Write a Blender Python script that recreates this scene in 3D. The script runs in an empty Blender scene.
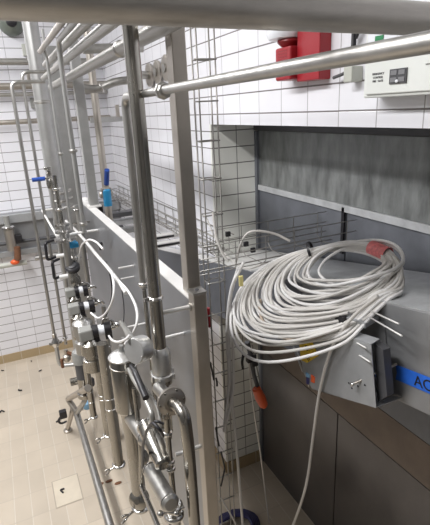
import bpy, bmesh, math, random
from mathutils import Vector, Matrix
random.seed(7)
C = bpy.context.scene.collection
PI = math.pi
V = Vector
# ------------------------------------------------------------------ camera frame
F_PX, CX, CY, H = 463.0, 215.0, 262.5, 2.70
up_c = -V((68, 1400, F_PX)).normalized()
fw_c = V((-225, -142, F_PX)); fw_c = (fw_c - up_c*fw_c.dot(up_c)).normalized()
rt_c = fw_c.cross(up_c)
def P(px, py, x=None, y=None, z=None):
    """the point of the room seen at a photo pixel and lying on one plane x, y or z"""
    r = V((px-CX, py-CY, F_PX)); d = V((r.dot(rt_c), r.dot(fw_c), r.dot(up_c)))
    if x is not None: t = x/d.x
    elif y is not None: t = y/d.y
    else: t = (z-H)/d.z
    return V((0, 0, H)) + d*t
# ------------------------------------------------------------------ materials
MT = {}
def mat(name, col, rough=.5, metal=0., noise=0., nscale=8., stretch=(1, 1, 1), rvar=0., bump=0., spec=None, alpha=None, trans=0.):
    m = bpy.data.materials.new(name); m.use_nodes = True
    nt = m.node_tree; b = nt.nodes['Principled BSDF']
    b.inputs['Base Color'].default_value = (*col, 1); b.inputs['Roughness'].default_value = rough
    b.inputs['Metallic'].default_value = metal
    if spec is not None: b.inputs['Specular IOR Level'].default_value = spec
    if trans: b.inputs['Transmission Weight'].default_value = trans
    if noise or rvar or bump:
        g = nt.nodes.new('ShaderNodeNewGeometry'); mp = nt.nodes.new('ShaderNodeMapping')
        mp.inputs['Scale'].default_value = stretch
        nt.links.new(g.outputs['Position'], mp.inputs['Vector'])
        n = nt.nodes.new('ShaderNodeTexNoise'); n.inputs['Scale'].default_value = nscale; n.inputs['Detail'].default_value = 6
        n.inputs['Roughness'].default_value = .6
        nt.links.new(mp.outputs['Vector'], n.inputs['Vector'])
        if noise:
            r = nt.nodes.new('ShaderNodeMapRange')
            r.inputs['From Min'].default_value = .3; r.inputs['From Max'].default_value = .7
            r.inputs['To Min'].default_value = 1-noise; r.inputs['To Max'].default_value = 1+noise
            nt.links.new(n.outputs['Fac'], r.inputs['Value'])
            mx = nt.nodes.new('ShaderNodeVectorMath'); mx.operation = 'SCALE'
            mx.inputs[0].default_value = col
            nt.links.new(r.outputs['Result'], mx.inputs['Scale'])
            nt.links.new(mx.outputs['Vector'], b.inputs['Base Color'])
        if rvar:
            r2 = nt.nodes.new('ShaderNodeMapRange')
            r2.inputs['From Min'].default_value = .3; r2.inputs['From Max'].default_value = .7
            r2.inputs['To Min'].default_value = max(.05, rough-rvar); r2.inputs['To Max'].default_value = rough+rvar
            nt.links.new(n.outputs['Fac'], r2.inputs['Value']); nt.links.new(r2.outputs['Result'], b.inputs['Roughness'])
        if bump:
            bp = nt.nodes.new('ShaderNodeBump'); bp.inputs['Strength'].default_value = bump; bp.inputs['Distance'].default_value = .002
            nt.links.new(n.outputs['Fac'], bp.inputs['Height']); nt.links.new(bp.outputs['Normal'], b.inputs['Normal'])
    MT[name] = m; return m
def tile_mat(name, col, gh, gv, w, h, axes, off, msh, msv, rough=.2, noise=.05, tvar=.04, offset=0., wide=None):
    """glazed tiles: axes picks the two room axes; gh / gv colour the two sets of joints"""
    m = bpy.data.materials.new(name); m.use_nodes = True; nt = m.node_tree; b = nt.nodes['Principled BSDF']; L = nt.links.new
    g = nt.nodes.new('ShaderNodeNewGeometry'); s = nt.nodes.new('ShaderNodeSeparateXYZ'); L(g.outputs['Position'], s.inputs[0])
    def mt(op, a, c=None, d=None):
        n = nt.nodes.new('ShaderNodeMath'); n.operation = op
        for k, q in enumerate((a, c, d)):
            if q is None: continue
            if isinstance(q, (int, float)): n.inputs[k].default_value = q
            else: L(q, n.inputs[k])
        return n.outputs[0]
    v = mt('DIVIDE', mt('SUBTRACT', s.outputs[axes[1]], off[1]), h)
    row = mt('FLOOR', v)
    u = mt('DIVIDE', mt('SUBTRACT', s.outputs[axes[0]], off[0]), w)
    if offset: u = mt('ADD', u, mt('MULTIPLY', row, offset))
    colm = mt('FLOOR', u)
    def line(q, size, ms):
        d = mt('MULTIPLY', mt('ABSOLUTE', mt('SUBTRACT', mt('FRACT', mt('ADD', q, .5)), .5)), size)
        n = nt.nodes.new('ShaderNodeMapRange'); n.inputs['From Min'].default_value = ms*.35; n.inputs['From Max'].default_value = ms*.65
        n.inputs['To Min'].default_value = 1; n.inputs['To Max'].default_value = 0; L(d, n.inputs['Value']); return n.outputs['Result']
    lh, lv = line(v, h, msh), line(u, w, msv)
    cmb = nt.nodes.new('ShaderNodeCombineXYZ'); L(colm, cmb.inputs[0]); L(row, cmb.inputs[1])
    wn = nt.nodes.new('ShaderNodeTexWhiteNoise'); L(cmb.outputs[0], wn.inputs['Vector'])
    n = nt.nodes.new('ShaderNodeTexNoise'); n.inputs['Scale'].default_value = 3; n.inputs['Detail'].default_value = 8; L(g.outputs['Position'], n.inputs['Vector'])
    k = mt('ADD', mt('ADD', 1-tvar-noise, mt('MULTIPLY', wn.outputs['Value'], 2*tvar)), mt('MULTIPLY', n.outputs['Fac'], 2*noise))
    sc_ = nt.nodes.new('ShaderNodeVectorMath'); sc_.operation = 'SCALE'; sc_.inputs[0].default_value = col; L(k, sc_.inputs['Scale'])
    def mix(f, a, c):
        x = nt.nodes.new('ShaderNodeMix'); x.data_type = 'RGBA'; L(f, x.inputs[0]); L(a, x.inputs[6]); x.inputs[7].default_value = (*c, 1); return x.outputs[2]
    L(mix(lh, mix(lv, sc_.outputs['Vector'], gv), gh), b.inputs['Base Color'])
    b.inputs['Roughness'].default_value = rough
    bp = nt.nodes.new('ShaderNodeBump'); bp.inputs['Strength'].default_value = .4; bp.inputs['Distance'].default_value = .002; bp.invert = True
    L(mt('MAXIMUM', lh, lv), bp.inputs['Height']); L(bp.outputs['Normal'], b.inputs['Normal'])
    MT[name] = m; return m
WH = (.80, .80, .84); GH, GV = (.17, .155, .15), (.36, .35, .36)
tile_mat('tile_x', WH, GH, GV, .2, .1, ('X', 'Z'), (.053, .072), .006, .004)
tile_mat('tile_y', WH, GH, GV, .2, .1, ('Y', 'Z'), (.08, .072), .006, .004)
tile_mat('tile_alcove', (.82, .82, .77), (.14, .13, .12), (.22, .21, .2), .2, .1, ('X', 'Z'), (.178, .072), .006, .005)
tile_mat('floor_tile', (.56, .485, .39), (.49, .425, .345), (.62, .56, .475), .115, .24, ('X', 'Y'), (.02, .05), .006, .007, rough=.42, noise=.16, tvar=.05, offset=.0)
tile_mat('skirt_x', (.42, .32, .19), (.5, .44, .34), (.55, .50, .42), .2, .2, ('X', 'Z'), (.06, -.05), .005, .005, rough=.3, noise=.12)
tile_mat('skirt_y', (.42, .32, .19), (.5, .44, .34), (.55, .50, .42), .2, .2, ('Y', 'Z'), (.08, -.05), .005, .005, rough=.3, noise=.12)
mat('steel', (.36, .345, .315), .24, 1., .12, 14, (1, 1, .4), .07)
mat('steel_satin', (.46, .45, .43), .40, 1., .10, 30, (1, 1, .2), .08)
mat('steel_warm', (.47, .435, .39), .38, .9, .14, 9, (1, 1, .5), .08)
mat('steel_light', (.62, .62, .61), .34, .85, .06, 20)
mat('steel_polished', (.66, .65, .63), .18, 1., .05, 20)
mat('pipe_grey', (.42, .41, .385), .38, .75, .08, 40, (1, 1, 1), .05)
mat('pipe_near', (.56, .54, .51), .45, .7, .14, 14, (1, 6, 6), .08, .05)
mat('paint_pale', (.44, .44, .43), .36, .7, .08, 12)
mat('panel_steel', (.30, .305, .32), .40, .8, .16, 4, (1, 1, 1), .10)
mat('lip_steel', (.74, .73, .71), .4, .25, .06, 9)
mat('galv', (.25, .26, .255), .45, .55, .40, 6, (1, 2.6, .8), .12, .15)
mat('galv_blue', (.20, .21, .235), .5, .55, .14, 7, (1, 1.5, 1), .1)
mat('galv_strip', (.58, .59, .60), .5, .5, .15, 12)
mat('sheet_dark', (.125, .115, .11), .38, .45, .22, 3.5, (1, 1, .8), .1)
mat('sheet_brown_reflection', (.15, .12, .10), .42, .4, .3, 4, (1, 1, 1), .1)  # dark sheet with a brownish reflection put into its colour
mat('duct', (.34, .345, .355), .5, .6, .10, 9, (1, 1, 1), .1)
mat('plate_grey', (.42, .43, .44), .45, .5, .1, 10)
mat('wire', (.30, .29, .27), .45, .6)
mat('cable', (.60, .58, .55), .42, 0, .06, 5)
mat('cable_bright', (.72, .71, .70), .4)
mat('cable_tan', (.42, .34, .27), .5)
mat('white_plastic', (.74, .76, .73), .35)
mat('white_shiny', (.82, .84, .88), .25)
mat('plastic_beige', (.50, .51, .46), .45)
mat('grey_plastic', (.27, .27, .255), .42, 0, .06, 20)
mat('key_grey', (.2, .2, .21), .4)
mat('black', (.016, .015, .018), .4)
mat('dark_grey', (.07, .07, .075), .45)
mat('red', (.34, .016, .025), .35)
mat('red_dark', (.26, .015, .02), .4)
mat('red_tape', (.72, .20, .20), .4, 0, .25, 60)
mat('blue', (.02, .07, .33), .35)
mat('blue_light', (.03, .30, .58), .35)
mat('blue_pale', (.22, .42, .62), .5)
mat('blue_tape', (.02, .13, .60), .5, 0, .1, 40)
mat('navy', (.03, .03, .11), .45)
mat('yellow', (.62, .42, .03), .5, 0, .3, 60)
mat('yellow_pale', (.75, .66, .28), .6)
mat('orange', (.80, .12, .03), .4)
mat('green', (.02, .22, .08), .4)
mat('beacon', (.16, .18, .155), .3, .2)
mat('patch_tile', (.66, .585, .47), .45, 0, .08, 6)
mat('patch_joint', (.42, .36, .29), .7)
mat('rust', (.16, .07, .035), .8, 0, .3, 60)
mat('gasket', (.48, .40, .33), .5, .6, .15, 60)
mat('glass', (.85, .88, .86), .05, 0, trans=.9)
mat('ceiling_paint', (.55, .55, .54), .8)
mat('wall_paint', (.22, .22, .22), .7)
# ------------------------------------------------------------------ mesh builder
def frame(ax):
    ax = ax.normalized(); a = V((0, 0, 1)) if abs(ax.z) < .9 else V((1, 0, 0))
    u = a.cross(ax).normalized(); return u, ax.cross(u).normalized(), ax
class M:
    def __init__(s): s.v = []; s.f = []; s.sm = []
    def _rings(s, rings, close_ends=True, smooth=True, loop=False):
        n = len(rings[0]); b = len(s.v)
        for r in rings: s.v += [tuple(p) for p in r]
        R = len(rings)
        for i in range(R if loop else R-1):
            j = (i+1) % R
            for k in range(n):
                l = (k+1) % n
                s.f.append((b+i*n+k, b+i*n+l, b+j*n+l, b+j*n+k)); s.sm.append(smooth)
        if close_ends and not loop:
            s.f.append(tuple(b+k for k in reversed(range(n)))); s.sm.append(False)
            s.f.append(tuple(b+(R-1)*n+k for k in range(n))); s.sm.append(False)
        return s
    def lathe(s, p, ax, prof, seg=20):
        """prof: list of (distance along axis, radius)"""
        p = V(p); u, w, a = frame(V(ax)); rings = []
        for (t, r) in prof:
            r = max(r, 1e-5)
            rings.append([p+a*t+(u*math.cos(2*PI*k/seg)+w*math.sin(2*PI*k/seg))*r for k in range(seg)])
        # hard steps: duplicate nothing, flat shading is decided by angle later
        return s._rings(rings)
    def cyl(s, p0, p1, r0, r1=None, seg=14):
        p0, p1 = V(p0), V(p1); r1 = r0 if r1 is None else r1
        return s.lathe(p0, p1-p0, [(0, r0), ((p1-p0).length, r1)], seg)
    def tube(s, pts, r, fillet=0., seg=10, loop=False, sub=5):
        pts = [V(p) for p in pts]
        if fillet and len(pts) > 2:
            out = [pts[0]]
            for i in range(1, len(pts)-1):
                a, b, c = pts[i-1], pts[i], pts[i+1]
                d = min(fillet, (a-b).length*.49, (c-b).length*.49)
                p, q = b+(a-b).normalized()*d, b+(c-b).normalized()*d
                for k in range(sub+1):
                    t = k/sub; out.append(p*(1-t)**2+b*2*t*(1-t)+q*t*t)
            out.append(pts[-1]); pts = out
        n = len(pts); rings = []; u = None
        for i in range(n):
            if loop: t = (pts[(i+1) % n]-pts[i-1]).normalized()
            else:
                t = V((0, 0, 0))
                if i > 0: t += (pts[i]-pts[i-1]).normalized()
                if i < n-1: t += (pts[i+1]-pts[i]).normalized()
                t = t.normalized() if t.length > 1e-6 else V((0, 0, 1))
            if u is None: u = frame(t)[0]
            else:
                u = u-t*u.dot(t); u = u.normalized() if u.length > 1e-6 else frame(t)[0]
            w = t.cross(u)
            rr = r[i] if isinstance(r, list) else r
            rings.append([pts[i]+(u*math.cos(2*PI*k/seg)+w*math.sin(2*PI*k/seg))*rr for k in range(seg)])
        return s._rings(rings, loop=loop)
    def box(s, c, d, ax=None):
        """c centre, d full sizes, ax optional three axis vectors"""
        c = V(c); X, Y, Z = ax if ax else (V((1, 0, 0)), V((0, 1, 0)), V((0, 0, 1)))
        hx, hy, hz = d[0]/2, d[1]/2, d[2]/2; b = len(s.v)
        for k in range(8):
            s.v.append(tuple(c+X*(hx if k & 1 else -hx)+Y*(hy if k & 2 else -hy)+Z*(hz if k & 4 else -hz)))
        for f in ((0, 2, 3, 1), (4, 5, 7, 6), (0, 1, 5, 4), (2, 6, 7, 3), (0, 4, 6, 2), (1, 3, 7, 5)):
            s.f.append(tuple(b+i for i in f)); s.sm.append(False)
        return s
    def bx(s, x0, x1, y0, y1, z0, z1): return s.box(((x0+x1)/2, (y0+y1)/2, (z0+z1)/2), (abs(x1-x0), abs(y1-y0), abs(z1-z0)))
    def prism(s, poly, ext):
        """closed polygon swept along ext"""
        b = len(s.v); n = len(poly); e = V(ext)
        s.v += [tuple(V(p)) for p in poly]+[tuple(V(p)+e) for p in poly]
        s.f.append(tuple(b+i for i in reversed(range(n)))); s.f.append(tuple(b+n+i for i in range(n))); s.sm += [False]*2
        for i in range(n):
            j = (i+1) % n; s.f.append((b+i, b+j, b+n+j, b+n+i)); s.sm.append(False)
        return s
    def ball(s, c, r, sc=(1, 1, 1), seg=14):
        rings = []; c = V(c)
        for i in range(1, 9):
            th = PI*i/9
            rings.append([c+V((r*sc[0]*math.sin(th)*math.cos(2*PI*k/seg), r*sc[1]*math.sin(th)*math.sin(2*PI*k/seg), r*sc[2]*math.cos(th))) for k in range(seg)])
        return s._rings(rings)
    def build(s, name, m, parent=None, bevel=0., origin=None, label=None, kind=None):
        me = bpy.data.meshes.new(name)
        if origin is None:
            if parent is not None: origin = V(parent['_o'])
            else:
                n = len(s.v); mn = [min(v[k] for v in s.v) for k in range(3)]; mxx = [max(v[k] for v in s.v) for k in range(3)]
                origin = V(((mn[0]+mxx[0])/2, (mn[1]+mxx[1])/2, mn[2]))
        origin = V(origin)
        me.from_pydata([tuple(V(v)-origin) for v in s.v], [], s.f); me.update()
        bm = bmesh.new(); bm.from_mesh(me); bmesh.ops.recalc_face_normals(bm, faces=bm.faces); bm.to_mesh(me); bm.free()
        for p, q in zip(me.polygons, s.sm): p.use_smooth = q
        me.materials.append(MT[m])
        o = bpy.data.objects.new(name, me); C.objects.link(o)
        o['_o'] = tuple(origin)
        if parent is not None:
            o.parent = parent
        else: o.location = origin
        # sharp edges where the profile turns hard
        bm = bmesh.new(); bm.from_mesh(me)
        for e in bm.edges:
            if len(e.link_faces) == 2 and e.calc_face_angle(0) > math.radians(38): e.smooth = False
        bm.to_mesh(me); bm.free()
        if bevel:
            md = o.modifiers.new('bevel', 'BEVEL'); md.width = bevel; md.segments = 2; md.limit_method = 'ANGLE'
        if label: o['label'] = label
        if kind: o['kind'] = kind
        return o
def thing(name, label, cat, loc, group=None):
    o = bpy.data.objects.new(name, None); C.objects.link(o); o.empty_display_size = .05
    o.location = V(loc); o['_o'] = tuple(V(loc)); o['label'] = label; o['category'] = cat
    if group: o['group'] = group
    return o
def tag(o, label, cat, group=None, kind=None):
    o['label'] = label; o['category'] = cat
    if group: o['group'] = group
    if kind: o['kind'] = kind
    return o
def struct(name, m, mm, bevel=0.):
    return m.build(name, mm, None, bevel, origin=(0, 0, 0), kind='structure')
def clampring(m, p, ax, r, w=.012, k=1.35, seg=18):
    """hygienic clamp ferrule around a tube"""
    m.lathe(V(p)-V(ax).normalized()*w/2, ax, [(0, r*1.01), (w*.12, r*k*.92), (w*.3, r*k), (w*.7, r*k), (w*.88, r*k*.92), (w, r*1.01)], seg)
def pipe(name, label, pts, r, m='steel', fillet=.03, seg=14, clamps=(), cat='pipe', group=None, cmat='steel_polished', cname='clamp', kk=1.35, cw=.014):
    pts = [V(p) for p in pts]
    if not clamps:
        o = M().tube(pts, r, fillet, seg).build(name, m); tag(o, label, cat, group); return o
    base = min(pts, key=lambda p: p.z)
    t = thing(name, label, cat, base, group)
    M().tube(pts, r, fillet, seg).build('tube', m, t)
    for (p, ax) in clamps:
        c = M(); clampring(c, p, ax, r, cw, kk); c.build(cname, cmat, t)
    return t
UP = V((0, 0, 1)); XA = V((1, 0, 0)); YA = V((0, 1, 0))
# ------------------------------------------------------------------ the room
XS, YR, XM, YF = 1.206, 2.664, 1.522, 5.423
struct('floor', M().bx(-3, 2.2, -2.5, 5.9, -.12, 0), 'floor_tile')
struct('ceiling', M().bx(-3, 2.2, -2.5, 5.9, 4.3, 4.4), 'ceiling_paint')
struct('wall_far', M().bx(-3, XS+.01, YF, YF+.2, 0, 4.3), 'tile_x')
struct('wall_right', M().bx(XS, XM+.2, YR+.02, YF+.2, 0, 4.3), 'tile_y')
struct('wall_right_bulkhead', M().bx(XS, XM+.2, -2.5, YR+.02, 2.615, 4.3), 'tile_y')
struct('wall_alcove', M().bx(XS, XM, YR, YR+.02, 0, 2.615), 'tile_alcove')
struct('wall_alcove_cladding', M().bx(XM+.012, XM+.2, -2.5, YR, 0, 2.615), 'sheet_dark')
struct('wall_left', M().bx(-3.1, -3, -2.5, 5.9, 0, 4.3), 'wall_paint')
struct('wall_near', M().bx(-3, 2.2, -2.6, -2.5, 0, 4.3), 'wall_paint')
# the metal sheets of the cladding, each running on behind the duct
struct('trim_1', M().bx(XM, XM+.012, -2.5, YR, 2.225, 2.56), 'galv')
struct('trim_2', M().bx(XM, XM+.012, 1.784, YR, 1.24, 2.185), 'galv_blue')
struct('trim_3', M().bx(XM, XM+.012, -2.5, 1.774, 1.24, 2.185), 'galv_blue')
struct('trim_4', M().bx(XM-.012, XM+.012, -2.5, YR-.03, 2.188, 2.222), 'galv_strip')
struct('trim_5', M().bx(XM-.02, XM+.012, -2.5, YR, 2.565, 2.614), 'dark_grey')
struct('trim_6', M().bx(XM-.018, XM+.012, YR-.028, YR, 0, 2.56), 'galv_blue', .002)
struct('trim_7', M().bx(XM, XM+.012, -2.5, YR-.03, 1.012, 1.236), 'sheet_brown_reflection')  # band coloured brown to stand for a reflection in the cladding
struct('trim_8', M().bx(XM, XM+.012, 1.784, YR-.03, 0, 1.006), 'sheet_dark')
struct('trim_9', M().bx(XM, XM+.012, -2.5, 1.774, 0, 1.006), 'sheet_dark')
struct('baseboard_far', M().bx(-3, XS, YF-.012, YF, 0, .1), 'skirt_x')
struct('baseboard_right', M().bx(XS-.012, XS, YR, YF-.012, 0, .1), 'skirt_y')
struct('baseboard_alcove', M().bx(XS, XM-.02, YR-.012, YR, 0, .1), 'skirt_x')
# ------------------------------------------------------------------ fire alarm and control panel on the upper right wall
a0 = P(319, 80, x=XS-.05)
t = thing('fire_alarm_sounder', 'red fire alarm sounder with a white domed top on the white tiled wall', 'alarm', (XS, 1.66, 2.79))
M().bx(XS-.055, XS, 1.535, 1.68, 2.79, 2.985).build('back_box', 'red', t, .004)
M().bx(XS-.085, XS-.004, 1.682, 1.795, 2.800, 2.926).build('front_box', 'red', t, .008)
m = M()
for k in range(5): m.bx(XS-.0865, XS-.084, 1.705, 1.77, 2.865+k*.011, 2.869+k*.011)
m.build('sound_slots', 'red_dark', t)
M().lathe((XS-.045, 1.745, 2.926), UP, [(0, .03), (.012, .045), (.02, .052), (.028, .05), (.035, .04)], 20).build('collar', 'red_dark', t)
M().lathe((XS-.05, 1.765, 2.955), UP, [(0, .045), (.004, .072), (.02, .08), (.045, .078), (.07, .06), (.08, .02)], 24).build('dome', 'white_shiny', t)
t = thing('emergency_control_panel', 'white emergency control panel with a grey keypad on the white tiled wall', 'control panel', (XS, 1.15, 2.705))
M().bx(XS-.075, XS, .74, 1.268, 2.712, 2.99).build('housing', 'white_plastic', t, .006)
M().bx(XS-.082, XS-.075, .75, 1.25, 2.722, 2.822).build('lower_cover', 'white_plastic', t, .003)
M().bx(XS-.086, XS-.075, .75, 1.25, 2.826, 2.975).build('upper_cover', 'white_shiny', t, .006)
M().bx(XS-.089, XS-.086, 1.178, 1.212, 2.877, 2.890).build('green_light', 'green', t)
kp = M().bx(XS-.0865, XS-.082, 1.078, 1.145, 2.748, 2.79).build('keypad', 'dark_grey', t, .001)
for iy, iz in ((0, 1), (1, 1), (0, 0), (1, 0)):
    M().bx(XS-.0880, XS-.0865, 1.084+iy*.031, 1.108+iy*.031, 2.753+iz*.02, 2.766+iz*.02).build('key', 'key_grey', kp)
M().ball((XS-.089, 1.112, 2.755), .006, (.4, 1, .8)).build('white_button', 'white_shiny', kp)
def letters(txt, size, loc, ax_x, ax_y, m, name, parent, ext=.0006):
    c = bpy.data.curves.new(name, 'FONT'); c.body = txt; c.size = size; c.extrude = ext; c.align_x = 'CENTER'
    to = bpy.data.objects.new(name, c); C.objects.link(to)
    bpy.context.view_layer.update()
    me = bpy.data.meshes.new_from_object(to.evaluated_get(bpy.context.evaluated_depsgraph_get()))
    bpy.data.objects.remove(to)
    X, Y = V(ax_x).normalized(), V(ax_y).normalized(); Z = X.cross(Y)
    R = Matrix((X, Y, Z)).transposed().to_4x4(); o0 = V(parent['_o'])
    me.transform(Matrix.Translation(V(loc)-o0) @ R)
    me.materials.clear(); me.materials.append(MT[m])
    o = bpy.data.objects.new(name, me); C.objects.link(o); o.parent = parent; return o
for k, s in enumerate(('EMERGENCY', 'CONTROL', 'FIRE   GATE')):
    letters(s, .0088, (XS-.0828, 1.196, 2.779-k*.0105), (0, -1, 0), (0, 0, 1), 'dark_grey', 'lettering', t)
letters('LIGHTING SYSTEM', .006, (XS-.0828, .99, 2.79), (0, -1, 0), (0, 0, 1), 'grey_plastic', 'lettering', t)
# junction box and its plug beside the panel
j0 = P(352, 73, x=XS-.03)
t = thing('junction_box', 'small beige junction box with black cable beside the white control panel', 'junction box', (XS, j0.y, j0.z-.05))
M().bx(XS-.05, XS, j0.y-.022, j0.y+.022, j0.z-.03, j0.z+.022).build('box', 'plastic_beige', t, .004)
M().tube([(XS-.02, j0.y+.03, j0.z+.01), (XS-.03, j0.y+.05, j0.z), (XS-.03, j0.y+.1, j0.z-.008)], .006, .01).build('plug', 'dark_grey', t)
M().tube([(XS-.025, j0.y+.005, j0.z+.04), (XS-.02, j0.y+.01, j0.z+.12), (XS-.02, j0.y+.01, 3.3)], .009, .02).build('cable', 'black', t)
M().tube([(XS-.02, j0.y-.002, j0.z+.11), (XS-.02, j0.y-.03, j0.z+.16), (XS-.02, j0.y-.055, j0.z+.19)], .005, .01).build('branch_cable', 'black', t)
# ------------------------------------------------------------------ pipe stubs sticking out of the side wall
for k, (px, py, rr, lab) in enumerate(((150, 75, .085, 'far steel flange disc with a short pipe stub on the side wall'), (158, 72, .08, 'middle one of three round steel flange discs on the side wall'), (167, 68, .088, 'round steel flange disc on the side wall half behind the steel post'))):
    p = P(px, py, x=XS-.02)
    t = thing('wall_flange', lab, 'flange', (XS, p.y, p.z-rr), 'flange discs on the side wall')
    M().lathe((XS, p.y, p.z), -XA, [(0, rr*.5), (.018, rr*.5), (.018, rr), (.034, rr), (.036, rr*.85)], 24).build('disc', 'steel_warm', t)
    M().lathe((XS-.036, p.y, p.z), -XA, [(0, .03), (.13 if k == 0 else .012, .03)], 16).build('stub', 'steel_satin', t)
# ------------------------------------------------------------------ overhead pipes
o = M().cyl((-.9, .6, 2.834), (1.19, .6, 2.816), .0242, seg=32).build('overhead_pipe', 'pipe_near')
tag(o, 'thick brownish steel pipe crossing the whole top edge close to the viewer', 'pipe')
XR = .40
ra, rb = P(150, 92.5, x=XR), P(430, 46, x=XR); rz = (ra.z+rb.z)/2
YA_ = 1.535
t = thing('rail_pipe', 'slim steel pipe rising to the right before the fire alarm, bent down beside the riser', 'pipe', (XR, YA_, 2.26))
M().tube([(XR, -.3, rz+.004), (XR, YA_, rz), (XR, YA_, 2.5)], .0108, .035, 18, sub=7).tube([(XR, YA_-.1, rz), (XR, YA_, rz), (XR, YA_, 2.10)], .0135, .04, 18, sub=8).build('tube', 'steel_satin', t)
pu = P(164, 91, x=XR)
m = M(); m.lathe((XR, pu.y-.012, rz), YA, [(0, .012), (.002, .016), (.012, .018), (.014, .0215), (.024, .0215), (.026, .013)], 8); m.build('union_nut', 'steel_satin', t)
m = M(); clampring(m, (XR, YA_, 2.115), UP, .0138, .016, 1.4); m.build('clamp', 'steel_polished', t)
M().tube([(XR, YA_, 2.10), (XR, YA_, 1.62)], .0078, 0, 12).build('lower_tube', 'steel', t)
# main riser
XB, YB = .38, 1.33
t = thing('riser_pipe', 'shiny vertical steel riser pipe rising to the top from a sight glass', 'pipe', (XB, YB, 1.55))
M().cyl((XB, YB, 1.96), (XB, YB, 3.25), .0212, seg=24).build('tube', 'steel', t)
m = M(); clampring(m, (XB, YB, 2.14), UP, .0212, .014, 1.22); m.box((XB-.028, YB-.004, 2.14), (.02, .008, .012)); m.build('clamp', 'steel_polished', t)
sg = thing('sight_glass_union', 'cylindrical steel sight glass union with castellated nut below the main riser', 'fitting', (XB, YB, 1.72))
M().lathe((XB, YB, 1.868), UP, [(0, .031), (.003, .0335), (.072, .0335), (.08, .031), (.094, .0225), (.098, .0185)], 28).build('body', 'steel_light', sg)
m = M(); m.lathe((XB, YB, 1.846), UP, [(0, .031), (.003, .038), (.019, .038), (.022, .034)], 28)
for k in range(6):
    a = k*PI/3+.3; m.box((XB+.038*math.cos(a), YB+.038*math.sin(a), 1.857), (.012, .01, .018), (V((math.cos(a), math.sin(a), 0)), V((-math.sin(a), math.cos(a), 0)), UP))
m.build('castellated_nut', 'steel_light', sg)
M().lathe((XB, YB, 1.825), UP, [(0, .026), (.003, .031), (.02, .031), (.021, .029)], 24).build('gasket_ring', 'steel', sg)
m = M()
for k in range(4):
    a = k*PI/2+.5; m.cyl((XB+.022*math.cos(a), YB+.022*math.sin(a), 1.64), (XB+.022*math.cos(a), YB+.022*math.sin(a), 1.826), .0035, seg=8)
m.build('tie_rod', 'steel', sg)
M().cyl((XB, YB, 1.60), (XB, YB, 1.826), .0135, seg=18).build('glass_tube', 'steel_satin', sg)
# pipes running away overhead
def ypipe(px, py, X0, r, y0, y1, lab, m='pipe_grey', tail=None, clamps=(), fil=.06):
    z = P(px, py, x=X0).z
    pts = [V((X0, y1, z)), V((X0, y0, z))]
    if tail: pts = [tail] + pts
    return pipe('overhead_pipe', lab, pts, r, m, fil, 16, [(V((X0, c, z)), YA) for c in clamps], cname='clamp', cmat='steel_satin', cw=.02, kk=1.22, group='pipes running away under the ceiling')
ypipe(88, 67, .46, .024, .75, 3.9, 'thickest pale pipe of the bundle running away overhead behind the riser', clamps=(1.75,))
ypipe(85, 45, .36, .0155, .75, 3.4, 'slim pale pipe next above the thickest overhead pipe', clamps=())
ypipe(68, 42, .34, .0165, .75, 3.0, 'second slim pale overhead pipe beside the swan-neck pipe')
ypipe(53, 34, .28, .012, .75, 2.6, 'dark leftmost thin pipe of the overhead bundle', 'steel_warm')
ypipe(98, 30, .42, .013, .75, 3.2, 'short pale overhead pipe seen between riser and bundle', 'steel_satin')
# swan neck pipe coming down: (74,28)->(58,41)->(66,120)->
s0 = P(58, 41, x=.30); yq = s0.y
pipe('swan_neck_pipe', 'pale pipe bending from overhead run straight down beside the white column', [(s0.x, .8, s0.z), (s0.x, yq, s0.z), (s0.x, yq, 2.20)], .0105, 'paint_pale', .05, 14, [((s0.x, yq, 2.56), UP), ((s0.x, yq, 2.24), UP)], kk=1.7, cmat='steel_satin')
s1 = P(45, 47, x=.30)
pipe('thin_riser_pipe', 'thin pale vertical tube hugging the right side of the white column', [(s1.x, s1.y, 3.1), (s1.x, s1.y, 2.12)], .0075, 'paint_pale', .02, 12, [((s1.x, s1.y, 2.52), UP)], kk=1.8, cmat='steel_satin')
# ------------------------------------------------------------------ equipment frame: panel with lip, posts
t = thing('equipment_frame', 'grey stainless steel equipment frame with a large back panel and square posts', 'frame', (.52, 2.3, 0))
XP = .50; Y0, Y1 = 1.255, 3.50
ZT = 2.168; sl = 0.0
Y0 = 1.345
M().bx(XP, XP+.004, Y0, Y1, .86, 2.100).build('panel', 'panel_steel', t)
M().prism([(XP-.001, Y0, 2.1), (XP-.001, Y1, 2.1), (XP+.050, Y1, 2.1), (XP+.050, Y0+.09, 2.1)], (0, 0, .006)).build('lip', 'lip_steel', t)
M().bx(XP-.003, XP+.043, 1.295, 1.345, 0, 2.134).build('post', 'steel_warm', t, .003)
cp = M().bx(XP-.005, XP+.045, 1.293, 1.347, 2.134, 2.140).build('post_cap', 'steel_satin', t, .001)
M().cyl((XP+.02, 1.32, 2.140), (XP+.02, 1.32, 2.143), .007, seg=14).build('bolt', 'dark_grey', cp)
M().bx(.511, .556, 1.375, 1.43, 2.106, 4.3).build('post', 'steel_warm', t, .003)
M().bx(.506, .55, 1.346, 1.43, 2.04, 2.0995).build('cross_bar', 'steel_warm', t, .003)
M().bx(XP+.005, XP+.06, 3.44, 3.50, 0, 2.099).build('post', 'steel_warm', t, .003)
pb = P(94, 212, x=.54)
M().bx(.515, .575, pb.y-.03, pb.y+.03, 2.12, 4.3).build('post', 'paint_pale', t, .003)
M().bx(.50, .59, pb.y-.045, pb.y+.045, 2.106, 2.12).build('base_plate', 'lip_steel', t, .002)
M().bx(XP+.005, XP+.05, 1.346, 3.44, .83, .88).build('cross_bar', 'steel_warm', t, .003)
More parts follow.
